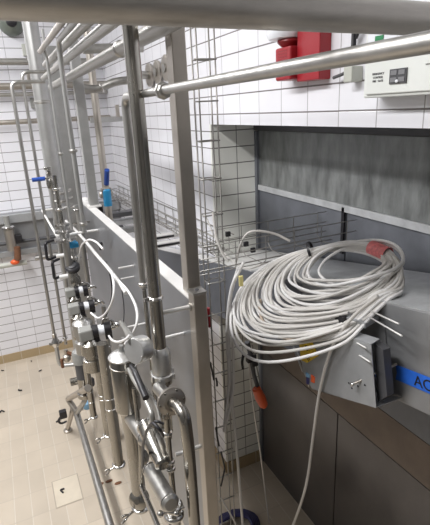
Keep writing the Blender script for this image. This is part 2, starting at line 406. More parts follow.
# stand-off rods from the panel
def rod(p_panel, length, r, lab, collar=True, m='lip_steel'):
    p = V(p_panel)
    t = thing('standoff_rod', lab, 'rod', (p.x-length/2, p.y, p.z-r), 'rods welded to the back panel')
    M().cyl((p.x-length, p.y, p.z), (p.x-.0005, p.y, p.z), r, seg=14).build('rod', m, t)
    if collar: M().cyl((p.x-.008, p.y, p.z), (p.x-.0005, p.y, p.z), r*1.9, seg=16).build('collar', 'steel_satin', t)
rod(P(191, 306.5, x=XP), .098, .0075, 'thick horizontal rod holding the main riser to the panel')
rod(P(184, 333, x=XP), .085, .0055, 'plain rod under the thick riser rod on the panel', False, 'lip_steel')
rod(P(201, 446, x=XP), .10, .008, 'rod near the lower post beside the elbow pipe', False)
rod(P(134, 265.5, x=XP), .075, .0045, 'upper one of two thin rods at middle of the panel', False, 'lip_steel')
rod(P(134, 276.5, x=XP), .065, .0035, 'lower thinner one of two rods at middle of the panel', False, 'lip_steel')
rod(P(146, 323, x=XP), .10, .005, 'thin rod behind the round disc, left of the sight glass', False)
# wire bracket frame at the far end (rods over the manifold)
q1 = P(98, 230, x=XP); q0 = P(57, 237, y=q1.y); q0 = V((q0.x, q1.y, q1.z))
e1 = P(43, 216, x=q0.x)
t = thing('rod_bracket', 'white rod bracket frame sticking out of the panel over the valves', 'bracket', (q0.x, q1.y, q1.z))
M().cyl((q0.x, q1.y, q1.z), (XP-.001, q1.y, q1.z), .0075).build('near_rod', 'lip_steel', t)
M().cyl((q0.x, e1.y, q1.z), (XP-.001, e1.y, q1.z), .0085).build('far_rod', 'lip_steel', t)
M().cyl((q0.x, q1.y, q1.z), (q0.x, e1.y, q1.z), .0075).build('side_rod', 'lip_steel', t)
M().cyl((q0.x+.02, (q1.y*.7+e1.y*.3), q1.z+.001), (XP-.001, (q1.y*.7+e1.y*.3), q1.z+.001), .006).build('middle_rod', 'steel', t)
# ------------------------------------------------------------------ left column and thin tubes
c0 = P(46.5, 130, y=4.2)
t = thing('white_column_pipe', 'broad pale vertical column pipe standing left of the valve row', 'pipe', (c0.x, 4.2, 0))
M().cyl((c0.x, 4.2, 0), (c0.x, 4.2, 4.3), .060, seg=28).build('tube', 'paint_pale', t)
m = M(); clampring(m, (c0.x, 4.2, 2.82), UP, .06, .03, 1.1); m.build('clamp', 'steel_satin', t)
g0 = P(61, 150, y=4.7)
o = M().bx(g0.x-.085, g0.x+.085, 4.66, 4.78, 0, 3.3).build('square_duct', 'paint_pale', bevel=.004); tag(o, 'wide grey rectangular duct standing behind the white column', 'duct')
g1 = P(100, 140, y=3.75)
pipe('dark_riser_pipe', 'darker grey vertical pipe behind the panel, right of the pale post', [(g1.x, 3.75, 4.29), (g1.x, 3.75, 0.001)], .028, 'steel_warm', 0, 18, [((g1.x, 3.75, 2.9), UP)], kk=1.15)
a = P(39.6, 250, y=3.6); b = P(13, 82, y=3.6)
u0 = P(55, 337, y=3.6)
pipe('thin_tube', 'leftmost thin steel tube with a square bend at its top before the far wall', [(a.x+.22, 3.6, b.z), (a.x, 3.6, b.z), (a.x, 3.6, u0.z)], .0125, 'steel_satin', .05, 12)
a2 = P(48, 235, y=3.62); b2 = P(23, 72, y=3.62)
e2 = P(63, 345, y=3.62)
pipe('thin_tube', 'second thin steel tube from left, bent a little higher than its neighbour', [(a2.x+.22, 3.62, b2.z), (a2.x, 3.62, b2.z), (a2.x, 3.62, e2.z)], .0115, 'steel_satin', .05, 12, [((a2.x, 3.62, e2.z+.06), UP)], kk=1.8)
un = thing('union_valve', 'chrome union fitting at the foot of the leftmost thin tube', 'fitting', (a.x, 3.6, u0.z-.09))
M().lathe((a.x, 3.6, u0.z-.09), UP, [(0, .016), (.01, .024), (.03, .034), (.05, .034), (.07, .022), (.09, .018), (.12, .018), (.122, .0125)], 16).build('body', 'steel_polished', un)
M().cyl((a.x-.05, 3.59, u0.z-.05), (a.x+.05, 3.59, u0.z-.05), .012, seg=10).build('side_port', 'steel', un)
d1 = P(60, 366, y=3.6)
pipe('return_bend', 'bright short pipe turning right near the floor below the chrome union', [(a.x, 3.6, u0.z-.085), (a.x, 3.6, d1.z), (a.x+.16, 3.55, d1.z+.004)], .0165, 'paint_pale', .05, 14)
# far wall pipes
for z, r, y, mm, lab in ((3.235, .033, 5.3, 'pipe_grey', 'topmost thick horizontal pipe on the far tiled wall'), (3.01, .034, 5.3, 'steel_warm', 'brownish horizontal pipe below the topmost one on the far wall'), (2.935, .02, 5.33, 'pipe_grey', 'thin horizontal pipe directly under the brownish one on the far wall'), (2.672, .025, 5.32, 'steel_warm', 'lowest single horizontal pipe crossing the white far wall')):
    o = M().cyl((-3, y, z), (XS-.005, y, z), r, seg=16).build('wall_pipe', mm); tag(o, lab, 'pipe', 'horizontal pipes on the far wall')
# short cross pipes between column and riser
k0 = P(98, 49, y=3.3); k1 = P(124, 46, y=3.3)
pipe('cross_pipe', 'thick short horizontal pipe high between the pale post and the riser', [(k0.x-.1, 3.3, k0.z), (k0.x+.30, 3.3, k0.z+.01)], .03, 'pipe_grey', 0, 16)
k0 = P(97, 90, y=3.3); k1 = P(118, 81, y=3.3)
pipe('bent_cross_pipe', 'polished pipe with a bend running right beside the pale post', [(k0.x-.12, 3.3, k0.z+.02), (k0.x, 3.3, k0.z), (k0.x+.12, 3.27, k0.z+.05), (k0.x+.26, 3.25, k0.z+.055)], .026, 'steel_satin', .06, 16, [((k0.x+.03, 3.29, k0.z+.012), V((1, -.2, .3)))], kk=1.2)
k0 = P(101, 120, y=4.6); k1 = P(122, 118, y=4.6)
t = thing('pale_cross_bar', 'flat pale bar with an upright end plate behind the riser', 'bar', (k0.x, 4.6, k0.z))
M().bx(k0.x-.1, XS-.01, 4.58, 4.62, k0.z-.022, k0.z+.025).build('bar', 'paint_pale', t, .003)
M().bx(k1.x-.06, k1.x-.03, 4.55, 4.58, k0.z+.02, k0.z+.13).build('end_plate', 'steel_warm', t)
# beacon, plates
b0 = P(11, 23, y=5.38)
t = thing('wall_beacon', 'round greenish grey beacon lamp on far wall at top left', 'lamp', (b0.x, 5.42, b0.z-.1))
M().lathe((b0.x, 5.42, b0.z), -YA, [(0, .115), (.04, .12), (.06, .11), (.10, .09), (.12, .05)], 28).build('housing', 'beacon', t)
M().lathe((b0.x, 5.30, b0.z), -YA, [(0, .05), (.02, .045), (.03, .02)], 20).build('lens', 'black', t)
for (px, py, w, h, mm, lab) in ((26, 50, .07, .11, 'plastic_beige', 'small upright beige box on far wall above the topmost pipe'), (30, 77, .06, .07, 'steel_warm', 'small brown plate on far wall between the bent tubes'), (33, 103, .05, .10, 'grey_plastic', 'small grey box on far wall beside the white column')):
    p = P(px, py, y=5.4); o = M().bx(p.x-w/2, p.x+w/2, 5.385, 5.422, p.z-h/2, p.z+h/2).build('wall_box', mm, bevel=.004); tag(o, lab, 'box')
# ------------------------------------------------------------------ low metal service beam on the far wall
z0, z1 = P(5, 258, y=5.35).z, P(5, 214, y=5.35).z
t = thing('service_beam', 'grey sheet metal beam along the far tiled wall behind the thin tubes', 'beam', (-.9, 5.4, z0))
M().bx(-3, XS-.01, 5.37, 5.422, z0, z1).build('back_sheet', 'duct', t, .003)
M().bx(-3, XS-.01, 5.31, 5.37, z1-.1, z1-.01).build('upper_channel', 'plate_grey', t, .003)
M().bx(-3, XS-.01, 5.33, 5.37, z0+.01, z0+.07).build('lower_channel', 'plate_grey', t, .003)
zc = P(10, 243, y=5.28).z
o = M().cyl((-3, 5.28, zc), (XS-.01, 5.28, zc), .02).build('wall_pipe', 'dark_grey'); tag(o, 'dark thin pipe running in front of the grey sheet metal beam', 'pipe')
p = P(9, 232, y=5.2)
t = thing('tube_valve', 'grey vertical valve body with clamp at far left before the metal beam', 'valve', (p.x, 5.2, p.z-.3))
M().cyl((p.x, 5.2, p.z-.2), (p.x, 5.2, p.z+.03), .05, seg=18).build('body', 'steel_warm', t)
M().cyl((p.x, 5.2, p.z+.06), (p.x, 5.2, p.z+.17), .03, seg=18).build('neck', 'grey_plastic', t)
m = M(); clampring(m, (p.x, 5.2, p.z+.05), UP, .05, .03, 1.3); m.build('clamp', 'steel_polished', t)
p = P(18, 238, y=5.22); o = M().bx(p.x-.04, p.x+.04, 5.19, 5.26, p.z-.035, p.z+.035).build('terminal_box', 'black', bevel=.006); tag(o, 'small black box beside the grey valve body at far left', 'box')
p = P(15, 262, y=5.15)
t = thing('drain_valve', 'round orange knob on a brown valve at far left', 'valve', (p.x, 5.15, p.z-.03))
M().ball(p, .04, (1.15, .8, .75)).build('knob', 'orange', t)
M().cyl((p.x+.03, 5.15, p.z+.02), (p.x+.05, 5.15, p.z+.16), .035, .03).build('stem', 'rust', t)
p = P(5, 266, y=5.2); o = M().cyl((-3, 5.22, p.z), (.1, 5.22, p.z), .028).build('wall_pipe', 'plastic_beige'); tag(o, 'pale horizontal pipe at far left beside the orange knob', 'pipe')
p = P(40, 258, y=5.2); o = M().cyl((p.x-.05, 5.22, p.z), (XS-.02, 5.22, p.z), .03).build('wall_pipe', 'steel_satin'); tag(o, 'grey horizontal pipe behind the black loop handles', 'pipe')
# black loop handles
for px0, px1, py0, py1, lab in ((45, 54, 242, 260, 'upper black loop handle fixed on the thin tubes'), (52, 60, 261, 279, 'lower black loop handle fixed on the thin tubes')):
    y = 3.5; a_, b_ = P(px0, py0+1, y=y), P(px0+3, py1, y=y); w = P(px1, py0, y=y).x-a_.x
    o = M().tube([(a_.x+w, y+.05, a_.z), (a_.x, y, a_.z), (b_.x-.005, y, b_.z), (b_.x+w, y+.05, b_.z)], .0105, .02, 10).build('loop_handle', 'black'); tag(o, lab, 'handle', 'black loop handles')
# blue lever valve
p = P(50, 179, y=3.4)
t = thing('ball_valve', 'steel ball valve with blue lever handle before the white column', 'valve', (p.x, 3.4, p.z-.2))
M().lathe((p.x, 3.4, p.z-.07), UP, [(0, .014), (.01, .026), (.04, .03), (.07, .026), (.08, .02), (.11, .02), (.115, .014), (.13, .014)], 14).build('body', 'steel', t)
M().box((p.x-.008, 3.39, p.z+.075), (.045, .04, .02)).build('stem_nut', 'steel_polished', t, .003)
h0, h1 = P(32, 180, y=3.36), P(45, 178.5, y=3.36)
M().tube([h0, h1], .0145, 0, 10).build('lever_grip', 'blue', t)
M().tube([h1, V((p.x, 3.39, p.z+.01))], .007).build('lever_arm', 'steel', t)
m = M()
for k in range(3):
    zz = p.z-.1-k*.055; m.tube([(p.x, 3.4, zz), (p.x+.07, 3.37, zz-.005), (p.x+.13, 3.42, zz+.012)], .009, .03)
m.build('branch_tube', 'steel_satin', t)
M().cyl((p.x, 3.4, p.z-.07), (p.x, 3.4, p.z-.85), .0135).build('lower_tube', 'steel_satin', t)
p = P(56, 205, y=3.3)
pipe('thin_tube', 'thin vertical tube right under the blue lever valve, with clamps', [(p.x+.02, 3.3, 2.33), (p.x+.02, 3.3, 1.35)], .014, 'steel', 0, 12, [((p.x+.02, 3.3, 2.24), UP), ((p.x+.02, 3.3, 2.1), UP)], kk=2.2, cw=.02)
p = P(77, 205, y=3.1)
pipe('capped_tube', 'vertical tube with a flat bright disc clamp under the swan-neck pipe', [(p.x, 3.1, 2.15), (p.x, 3.1, 1.6)], .017, 'steel_satin', 0, 14, [((p.x, 3.1, 2.12), UP)], kk=1.9)
# blue handled valve behind the panel top
p = P(107, 180, x=.66)
t = thing('actuated_valve', 'valve with dark blue upright grip and cyan body behind the panel top', 'valve', (p.x, p.y, 1.95))
M().cyl(P(106.5, 184, x=.66), P(107, 170, x=.66), .019, .017).build('grip', 'blue', t)
M().lathe(P(108, 203, x=.66)+V((0, 0, -.02)), UP, [(0, .03), (.11, .03), (.12, .02)], 16).build('body', 'blue_light', t)
m = M(); q = P(106, 190, x=.66); m.box(q, (.07, .05, .03)); m.ball(q+V((-.03, 0, -.03)), .025); m.ball(q+V((.03, 0, -.025)), .02); m.build('linkage', 'steel_warm', t, .004)
p = P(105, 207, x=.64); M().bx(p.x-.05, p.x-.02, p.y-.03, p.y+.03, p.z-.03, p.z+.02).build('coupler', 'black', t, .004)
# pale plastic bits on top of the far panel end
p = P(84, 201, x=.53)
o = M().ball(p, .045, (1, 1.4, .6)).build('rag', 'cable_bright'); tag(o, 'crumpled white rag on the far end of the panel top', 'rag')
# ------------------------------------------------------------------ valve row
def solenoid(px, py, L, lab, X0=.31, low=True):
    """pneumatic valve: grey head, black coil with white band, chrome exhaust fittings, cylinder underneath"""
    p = P(px, py, x=X0); s = L
    d = V((1, -.10, .06)).normalized(); n = V((.1, 1, 0)).normalized(); w = d.cross(n)
    A = (d, n, w)
    t = thing('solenoid_valve', lab, 'valve', (p.x, p.y, p.z-s*.9 if low else p.z-s*.3), 'solenoid valves in the row')
    M().box(p-d*s*.36, (s*.34, s*.36, s*.30), A).build('head', 'grey_plastic', t, s*.04)
    m = M(); m.cyl(p-d*s*.21, p-d*s*.06, s*.165, seg=18); m.box(p-d*s*.13-w*s*.12, (s*.14, s*.2, s*.25), A); m.build('coil', 'black', t, 0)
    M().cyl(p-d*s*.06, p+d*s*.09, s*.135, seg=18).build('white_band', 'white_shiny', t)
    m = M(); m.cyl(p+d*s*.09, p+d*s*.26, s*.17, seg=18); m.box(p+d*s*.17-w*s*.13, (s*.17, s*.22, s*.22), A); m.build('end_cap', 'black', t)
    m = M(); m.cyl(p+d*s*.26, p+d*s*.36, s*.07); m.tube([p+d*s*.30, p+d*s*.34+w*s*.16, p+d*s*.2+w*s*.26], s*.035, s*.05)
    m.tube([p+d*s*.33, p+d*s*.5+w*s*.06, p+d*s*.56-w*s*.06], s*.04, s*.04); m.ball(p+d*s*.42+w*s*.04, s*.075); m.tube([p+d*s*.05+w*s*.1, p+d*s*.1+w*s*.27, p+d*s*.25+w*s*.26], s*.03, s*.04)
    m.build('elbow_fitting', 'steel_polished', t)
    if low:
        M().lathe(p-d*s*.28-UP*s*1.05, UP, [(0, s*.16), (s*.03, s*.24), (s*.34, s*.25), (s*.37, s*.19), (s*.47, s*.19), (s*.5, s*.26), (s*.78, s*.26), (s*.82, s*.2), (s*.93, s*.12)], 20).build('cylinder', 'steel', t)
    return t, p
solenoid(80.5, 290, .165, 'solenoid valve just under the round black knob, highest with a white band', .32)
solenoid(86, 306, .185, 'second solenoid valve in the row, white band over a white hose loop', .32)
solenoid(100.5, 330, .20, 'nearest and lowest solenoid valve with a large grey head above the canister', .32)
# knob valve
p = P(73, 267, x=.30)
t = thing('knob_valve', 'round black hand knob on a small steel valve above the solenoid valves', 'valve', (p.x, p.y, p.z-.12))
m = M(); m.lathe(p-UP*.02, V((-.15, -.4, .9)), [(0, .03), (.008, .042), (.03, .044), (.036, .038)], 12); m.build('knob', 'black', t)
M().lathe(p-UP*.13, UP, [(0, .02), (.02, .034), (.06, .034), (.08, .02), (.12, .018)], 14).build('body', 'steel', t)
M().cyl(p+V((-.085, 0, -.05)), p+V((-.02, 0, -.05)), .014).build('side_port', 'lip_steel', t)
M().lathe(p+V((-.006, -.012, .015)), V((-.15, -.4, .9)), [(0, .025), (.003, .025), (.006, .018)], 16).build('cap', 'dark_grey', t)
p = P(72, 245, x=.32)
t = thing('blue_cap_valve', 'small valve with bright blue cap at the top of the valve row', 'valve', (p.x, p.y, p.z-.1))
m = M(); m.box(p, (.075, .05, .032)); m.ball(p+UP*.01, .03, (1.1, .9, .8)); m.build('cap', 'blue_light', t, .008)
M().lathe(p-UP*.12, UP, [(0, .018), (.03, .018), (.035, .045), (.048, .045), (.055, .02), (.11, .02)], 18).build('body', 'steel_polished', t)
M().cyl(p+V((-.1, 0, -.055)), p+V((-.02, 0, -.055)), .012).build('side_port', 'lip_steel', t)
p = P(64, 231, x=.28)
t = thing('clamp_stack', 'stack of flat chrome clamp rings under the white rod bracket', 'fitting', (p.x, p.y, p.z-.1))
M().lathe(p-UP*.06, UP, [(0, .03), (.005, .062), (.018, .062), (.02, .03), (.05, .028), (.052, .052), (.064, .052), (.066, .024), (.09, .022), (.092, .038), (.102, .038)], 22).build('rings', 'steel_polished', t)
M().cyl(p-UP*.06, p-UP*.55, .02).build('tube', 'steel_satin', t)
# grey dome under row
p = P(79, 352, x=.28)
t = thing('dome_cap_valve', 'dull grey domed valve cap left of the long vertical tubes', 'valve', (p.x, p.y, p.z-.3))
M().lathe(p-UP*.08, UP, [(0, .05), (.07, .052), (.09, .045), (.10, .025), (.105, .01)], 22).build('dome', 'grey_plastic', t)
M().cyl(p-UP*.2, p-UP*.081, .042, seg=18).build('neck', 'dark_grey', t)
M().lathe(p-UP*.36, UP, [(0, .03), (.01, .055), (.04, .055), (.05, .04), (.16, .04)], 18).build('base', 'steel', t)
p = P(82, 321, x=.27)
t = thing('vertical_canister', 'ribbed steel canister standing between the grey valve heads', 'canister', (p.x, p.y, p.z-.2))
M().lathe(p-UP*.2, UP, [(0, .035), (.01, .055), (.08, .055), (.09, .045), (.11, .045), (.12, .056), (.19, .056), (.2, .045), (.21, .02)], 20).build('body', 'steel_satin', t)
# small fittings around thin tubes foot
p = P(66, 352, y=3.3); m = M()
t = thing('drain_fitting', 'cluster of small rusty brass fittings at the foot of the thin tubes', 'fitting', p-UP*.08)
M().lathe(p-UP*.08, UP, [(0, .015), (.02, .03), (.05, .03), (.06, .015), (.1, .015)], 10).build('body', 'steel_warm', t)
M().tube([p, p+V((.05, -.02, -.03)), p+V((.09, -.04, -.02))], .014, .02).build('elbow', 'rust', t)
M().tube([p+V((-.04, 0, -.05)), p+V((-.04, 0, -.12))], .012).build('nipple', 'rust', t)
# ------------------------------------------------------------------ long vertical tubes
XT = .30
def wing(t, p, r, s=1.):
    """clamp ring with wing nut pointing to the left"""
    m = M(); clampring(m, p, UP, r, .02, 1.3); m.build('clamp', 'steel_polished', t)
    m = M(); q = p+V((-r*1.2, -.01, 0))
    m.cyl(q+V((0, 0, 0)), q+V((-.045*s, -.02*s, 0)), .006, seg=8)
    for sg_ in (-1, 1): m.tube([q+V((-.03*s, -.013*s, 0)), q+V((-.05*s, -.02*s, sg_*.012)), q+V((-.075*s, -.03*s, sg_*.022*s))], .0055, .01, 8)
    m.build('wing_nut', 'steel_polished', t)
for k, (px, py, zt, r, lab) in enumerate(((86, 418, 365, .022, 'farthest long vertical steel tube in the row, by the blue cap near the floor'), (101, 436, 350, .026, 'third long vertical steel tube from the front, ending in a wing-nut clamp'), (111, 466, 343, .027, 'second long vertical steel tube from the front, beside the canister'))):
    p = P(px+8, py, x=XT); zt = P(px-8, zt, y=p.y).z
    t = thing('long_tube', lab, 'pipe', p, 'long vertical tubes')
    M().cyl(p, (p.x, p.y, zt), r, seg=20).build('tube', 'steel', t)
    wing(t, p+UP*.01, r, .6)
    m = M(); clampring(m, (p.x, p.y, zt-.3), UP, r, .008, 1.06); m.build('weld_ring', 'steel_polished', t)
    m = M(); clampring(m, (p.x, p.y, (zt+p.z)/2), UP, r, .008, 1.06); m.build('weld_ring', 'steel_polished', t)
p = P(137, 508, x=XT); pc = P(125, 352, x=XT)
yb = (p.y*.4+pc.y*.6)
t = thing('canister_filter', 'tall polished steel filter canister with domed lid at the front of the tube row', 'canister', (XT, yb, p.z))
zt = P(124, 356, y=yb).z; zb = P(131, 408, y=yb).z; zf = P(137, 508, y=yb).z
M().lathe((XT, yb, zb), UP, [(0, .040), (.006, .050), (zt-zb-.012, .050), (zt-zb-.004, .047)], 28).build('body', 'steel', t)
M().lathe((XT, yb, zt-.003), UP, [(0, .053), (.006, .0535), (.012, .047), (.02, .036), (.026, .012), (.034, .009), (.05, .009)], 28).build('lid', 'steel_light', t)
m = M(); clampring(m, (XT, yb, zt-.035), UP, .050, .007, 1.05); m.build('ring', 'steel_polished', t)
m = M(); clampring(m, (XT, yb, zb), UP, .036, .014, 1.22); m.build('ring', 'steel_polished', t)
M().lathe((XT, yb, zf), UP, [(0, .029), (zb-zf-.06, .031), (zb-zf, .036)], 22).build('lower_tube', 'steel', t)
wing(t, V((XT, yb, zf)), .030, .75)
# extra tubes between them, against the panel
for px, X0, r, z_, zt_, lab in ((113, .42, .013, 1.05, 1.62, 'thin vertical tube against the panel behind the canister'), (128, .43, .010, .95, 1.60, 'slim bright tube hidden partly behind the canister')):
    p = P(px, 380, x=X0); pipe('rear_tube', lab, [(X0, p.y, z_), (X0, p.y, zt_)], r, 'steel_satin', 0, 12, [((X0, p.y, z_+.3), UP)])
# ------------------------------------------------------------------ round drum gauge
p = P(137, 350, x=.30)
ax = V((-.80, -.48, .20)).normalized()
t = thing('drum_gauge', 'silver round drum with a short neck leaning over the canister', 'gauge', p-UP*.045)
M().lathe(p-ax*.02, ax, [(-.02, .036), (-.012, .043), (.03, .044), (.036, .040), (.038, .010)], 30).build('drum', 'steel_light', t)
M().tube([p+V((-.01, .005, .03)), P(127, 331, x=.33), P(121, 322, x=.36)], [.014, .012, .009], 0, 12).build('neck', 'pipe_grey', t)
o_ = M(); o_.ball(P(142, 357, x=.285), .003); o_.build('screw', 'steel_satin', t)
# black handle below drum
t = thing('lever_handle', 'black rubber handle grip leaning beside the canister', 'handle', P(146, 399, x=.275))
M().cyl(P(135, 372, x=.275), P(146, 398, x=.275), .0095, .0105, 14).build('grip', 'black', t)
M().cyl(P(131, 366, x=.275), P(135, 372, x=.275), .007).build('rod', 'black', t)
pipe('bent_tube', 'pale bent tube curving down between canister and black handle', [P(127, 372, x=.30), P(129, 369, x=.30), P(133, 378, x=.29), P(142, 392, x=.29), P(152, 414, x=.29), P(153, 426, x=.29)], .0088, 'pipe_grey', .02, 12)
pipe('bent_tube', 'second thin tube sloping down right behind the black handle', [P(143, 385, x=.36), P(156, 404, x=.36), P(163, 430, x=.36)], .006, 'steel_satin', .02, 12)
pipe('bent_tube', 'pale tube falling left of the valve bodies to the bottom edge', [P(134, 388, x=.31), P(137, 410, x=.31), P(141, 450, x=.30), P(141, 486, x=.29), P(152, 512, x=.27), P(163, 540, x=.26)], .0092, 'steel', .03, 12)
# horizontal actuator cylinders
def actuator(a, b, X0, r, lab, mm='steel_satin', ends=True, X1=None, label_box=None, tap=1.):
    A, B = P(*a, x=X0), P(*b, x=X1 if X1 else X0); d = (B-A); L = d.length
    t = thing('actuator_cylinder', lab, 'actuator', min(A, B, key=lambda q: q.z)-UP*r)
    M().lathe(A, d, [(0, r*.7), (L*.03, r), (L*.5, r), (L*.97, r*tap), (L, r*.7*tap)], 24).build('body', mm, t)
    for q, s in ((A+d*.06, 1), (B-d*.06, tap)):
        m = M(); clampring(m, q, d, r*s, .010, 1.10); m.build('end_ring', 'steel_polished', t)
    return t, A, B
ta, A, B = actuator((124, 408), (147, 441), .30, .026, 'upper leaning steel actuator cylinder right of the canister')
m = M()
for q in ((121, 402), (124, 410), (117, 408)): m.ball(P(*q, x=.285), .010)
m.build('end_fitting', 'steel_polished', ta)
ac, A, B = actuator((146, 424), (164, 466), .31, .033, 'conical steel pump body in the middle of the valve group', 'steel', tap=.75)
ac, A, B = actuator((150, 468), (171, 505), .285, .026, 'lower leaning steel cylinder with a small white sticker')
d = (B-A).normalized(); u = d.cross(V((.35, -.8, -.2))).normalized(); nrm = u.cross(d).normalized()
if nrm.y > 0: nrm = -nrm
mid = A+(B-A)*.35
M().box(mid+nrm*.0262-u*.008, (.032, .008, .0015), (d, u, nrm)).build('sticker', 'white_shiny', ac, label='small white sticker')
pp = P(140, 498, x=.30)
t = thing('pump_cover', 'round shallow steel cover at the bottom edge beside the front tube', 'cover', pp-UP*.05)
M().lathe(pp, V((-.6, -.7, .3)), [(-.02, .034), (0, .042), (.02, .042), (.03, .032), (.034, .012)], 26).build('cover', 'steel', t)
pp = P(141, 458, x=.33)
t = thing('pump_cover', 'round steel cover behind the black hose', 'cover', pp-UP*.05)
M().lathe(pp, V((-.6, -.7, .2)), [(-.02, .03), (0, .036), (.02, .036), (.028, .02)], 26).build('cover', 'steel', t)
pipe('black_hose', 'black rubber hose looping between the steel cylinders', [P(143, 468, x=.27), P(143, 445, x=.26), P(147, 430, x=.26), P(153, 422, x=.27), P(160, 430, x=.28), P(163, 436, x=.3)], .0052, 'black', .02, 10, cat='hose')
pipe('black_hose', 'short black hose end at the pump body', [P(150, 426, x=.28), P(156, 421, x=.28), P(164, 424, x=.3)], .004, 'black', .01, 10, cat='hose')
# vertical small pipe with unions
p0, p1 = P(166, 428, x=.335), P(176, 512, x=.335)
pipe('union_tube', 'slim vertical tube with two hexagon unions left of the elbow pipe', [(p0.x, (p0.y+p1.y)/2, P(166, 418, x=.335).z), (p0.x, (p0.y+p1.y)/2, p1.z-.05)], .0095, 'steel', 0, 14,
     [((p0.x, (p0.y+p1.y)/2, P(168, 434, x=.335).z), UP), ((p0.x, (p0.y+p1.y)/2, P(171, 463, x=.335).z), UP), ((p0.x, (p0.y+p1.y)/2, P(171, 467, x=.335).z-.008), UP)], kk=1.6, cname='union')
t = thing('bottom_clamp', 'bright chrome clamp with bolts at the bottom edge between the pipes', 'clamp', P(172, 512, x=.31)-UP*.02)
m = M(); q = P(173, 506, x=.31); clampring(m, q, UP, .024, .018, 1.3); clampring(m, q-UP*.035, UP, .026, .02, 1.25); m.cyl(q-UP*.08, q+UP*.01, .02); m.build('ring', 'steel_polished', t)
m = M(); m.cyl(q+V((-.045, -.01, .0)), q+V((.03, -.02, .0)), .006); m.ball(q+V((-.045, -.01, 0)), .011); m.ball(q+V((.0, -.03, 0)), .009); m.build('bolt', 'steel_polished', t)
# flanged elbow pipe
f0 = P(172, 402, x=.36)
t = thing('flanged_elbow_pipe', 'large curved steel pipe leaving a round flange and dropping to the bottom edge', 'pipe', (f0.x, f0.y, .9))
fa = V((.05, -1, .12)).normalized()
M().lathe(f0+fa*(-.014), fa, [(0, .036), (.001, .044), (.014, .046), (.016, .037), (.018, .034), (.019, .026)], 32).build('flange', 'steel_warm', t)
for k in range(6):
    m = M(); u, w, a_ = frame(fa); m.cyl(f0+(u*math.cos(k*PI/3)+w*math.sin(k*PI/3))*.0395, f0+fa*.004+(u*math.cos(k*PI/3)+w*math.sin(k*PI/3))*.0395, .004, seg=6); m.build('bolt', 'steel', t)
ve = P(182.5, 470, x=.372)
M().tube([f0, f0+fa*.075+V((.008, 0, 0)), (ve.x, f0.y-.09, f0.z-.10), (ve.x, f0.y-.09, .95)], .0185, .065, 22, sub=10).build('elbow_tube', 'steel', t)
M().cyl(f0-fa*.014, f0-fa*.12, .022, seg=18).build('rear_stub', 'steel_satin', t)
# ------------------------------------------------------------------ white cables along the panel
def cable(name, label, pts, r, m='cable_bright', seg=8, cat='cable', group=None, n=6):
    """smooth Catmull-Rom run"""
    pts = [V(p) for p in pts]; q = [pts[0]*2-pts[1]]+pts+[pts[-1]*2-pts[-2]]; out = []
    for i in range(1, len(q)-2):
        a, b, c, d = q[i-1], q[i], q[i+1], q[i+2]
        for k in range(n):
            t = k/n; out.append(.5*((2*b)+(-a+c)*t+(2*a-5*b+4*c-d)*t*t+(-a+3*b-3*c+d)*t**3))
    out.append(pts[-1])
    o = M().tube(out, r, 0, seg).build(name, m); tag(o, label, cat, group); return o
cable('cable_bundle', 'thick white cable bundle running down along the panel to the valves', [P(66, 221, x=.40), P(80, 235, x=.40), P(95, 253, x=.40), P(108, 268, x=.41), P(119, 282, x=.42), P(126, 293, x=.42)], .0095, 'lip_steel', 10)
cable('valve_cable', 'white cable looping from the bundle end down to the drum', [P(118, 280, x=.41), P(128, 291, x=.40), P(136, 307, x=.39), P(137, 322, x=.37), P(132, 335, x=.35), P(125, 344, x=.33)], .0052)
cable('valve_cable', 'white cable loop hanging under the second solenoid valve', [P(112, 273, x=.40), P(114, 287, x=.38), P(112, 302, x=.36), P(105, 314, x=.34), P(98, 318, x=.32), P(91, 313, x=.31)], .0055)
cable('valve_cable', 'white cable arching over the blue capped valve to the bundle', [P(79, 262, x=.34), P(81, 247, x=.35), P(88, 240, x=.37), P(96, 242, x=.39), P(103, 249, x=.40)], .0055)
cable('valve_cable', 'short white cable curl between canister lid and drum', [P(109, 336, x=.29), P(112, 340, x=.28), P(118, 342, x=.27), P(126, 339, x=.27), P(130, 335, x=.28)], .0045)
cable('black_cable', 'black cable hanging down against the panel beside the white bundle', [P(106, 262, x=.45), P(110, 275, x=.45), P(112, 292, x=.45), P(109, 308, x=.44), P(104, 320, x=.42)], .004, 'black')
cable('black_cable', 'thin black cable hanging on the panel left of the riser', [P(122, 290, x=.47), P(124, 310, x=.47), P(123, 330, x=.46)], .003, 'dark_grey')
p = P(101, 246, x=.46); o = M().box(p, (.02, .012, .055), (V((1, 0, 0)), V((0, 1, .5)).normalized(), V((0, -.5, 1)).normalized())).build('sensor', 'black', bevel=.003); tag(o, 'small black sensor clipped on the panel above the cable bundle', 'sensor')
# ------------------------------------------------------------------ low rail pipe near floor
XL = .235
pa = P(77, 415, x=XL); pb_ = P(110, 525, x=XL)
t = thing('floor_rail_pipe', 'long grey pipe running low over the tiled floor towards the viewer', 'pipe', (XL, pa.y, 0))
zr = (pa.z+pb_.z)/2
M().cyl((XL, pa.y, zr), (XL, .6, zr), .026, seg=20).build('tube', 'steel_satin', t)
M().tube([(XL, pa.y+.01, zr+.01), (XL-.04, pa.y+.16, zr+.06), P(88, 388, x=.28)], .024, .03, 14).build('bracket_arm', 'steel_warm', t)
M().tube([P(77, 413, x=XL), P(84, 402, x=.29), P(91, 388, x=.36)], .02, .02, 12).build('brace', 'steel_satin', t)
M().tube([P(78, 411, x=XL+.02), P(91, 405, x=.40)], .013).build('cross_rod', 'lip_steel', t)
fl = P(68, 431, z=.0)
M().cyl((fl.x, fl.y, 0.02), (XL-.02, pa.y+.08, zr), .018, .022).build('leg', 'steel_warm', t)
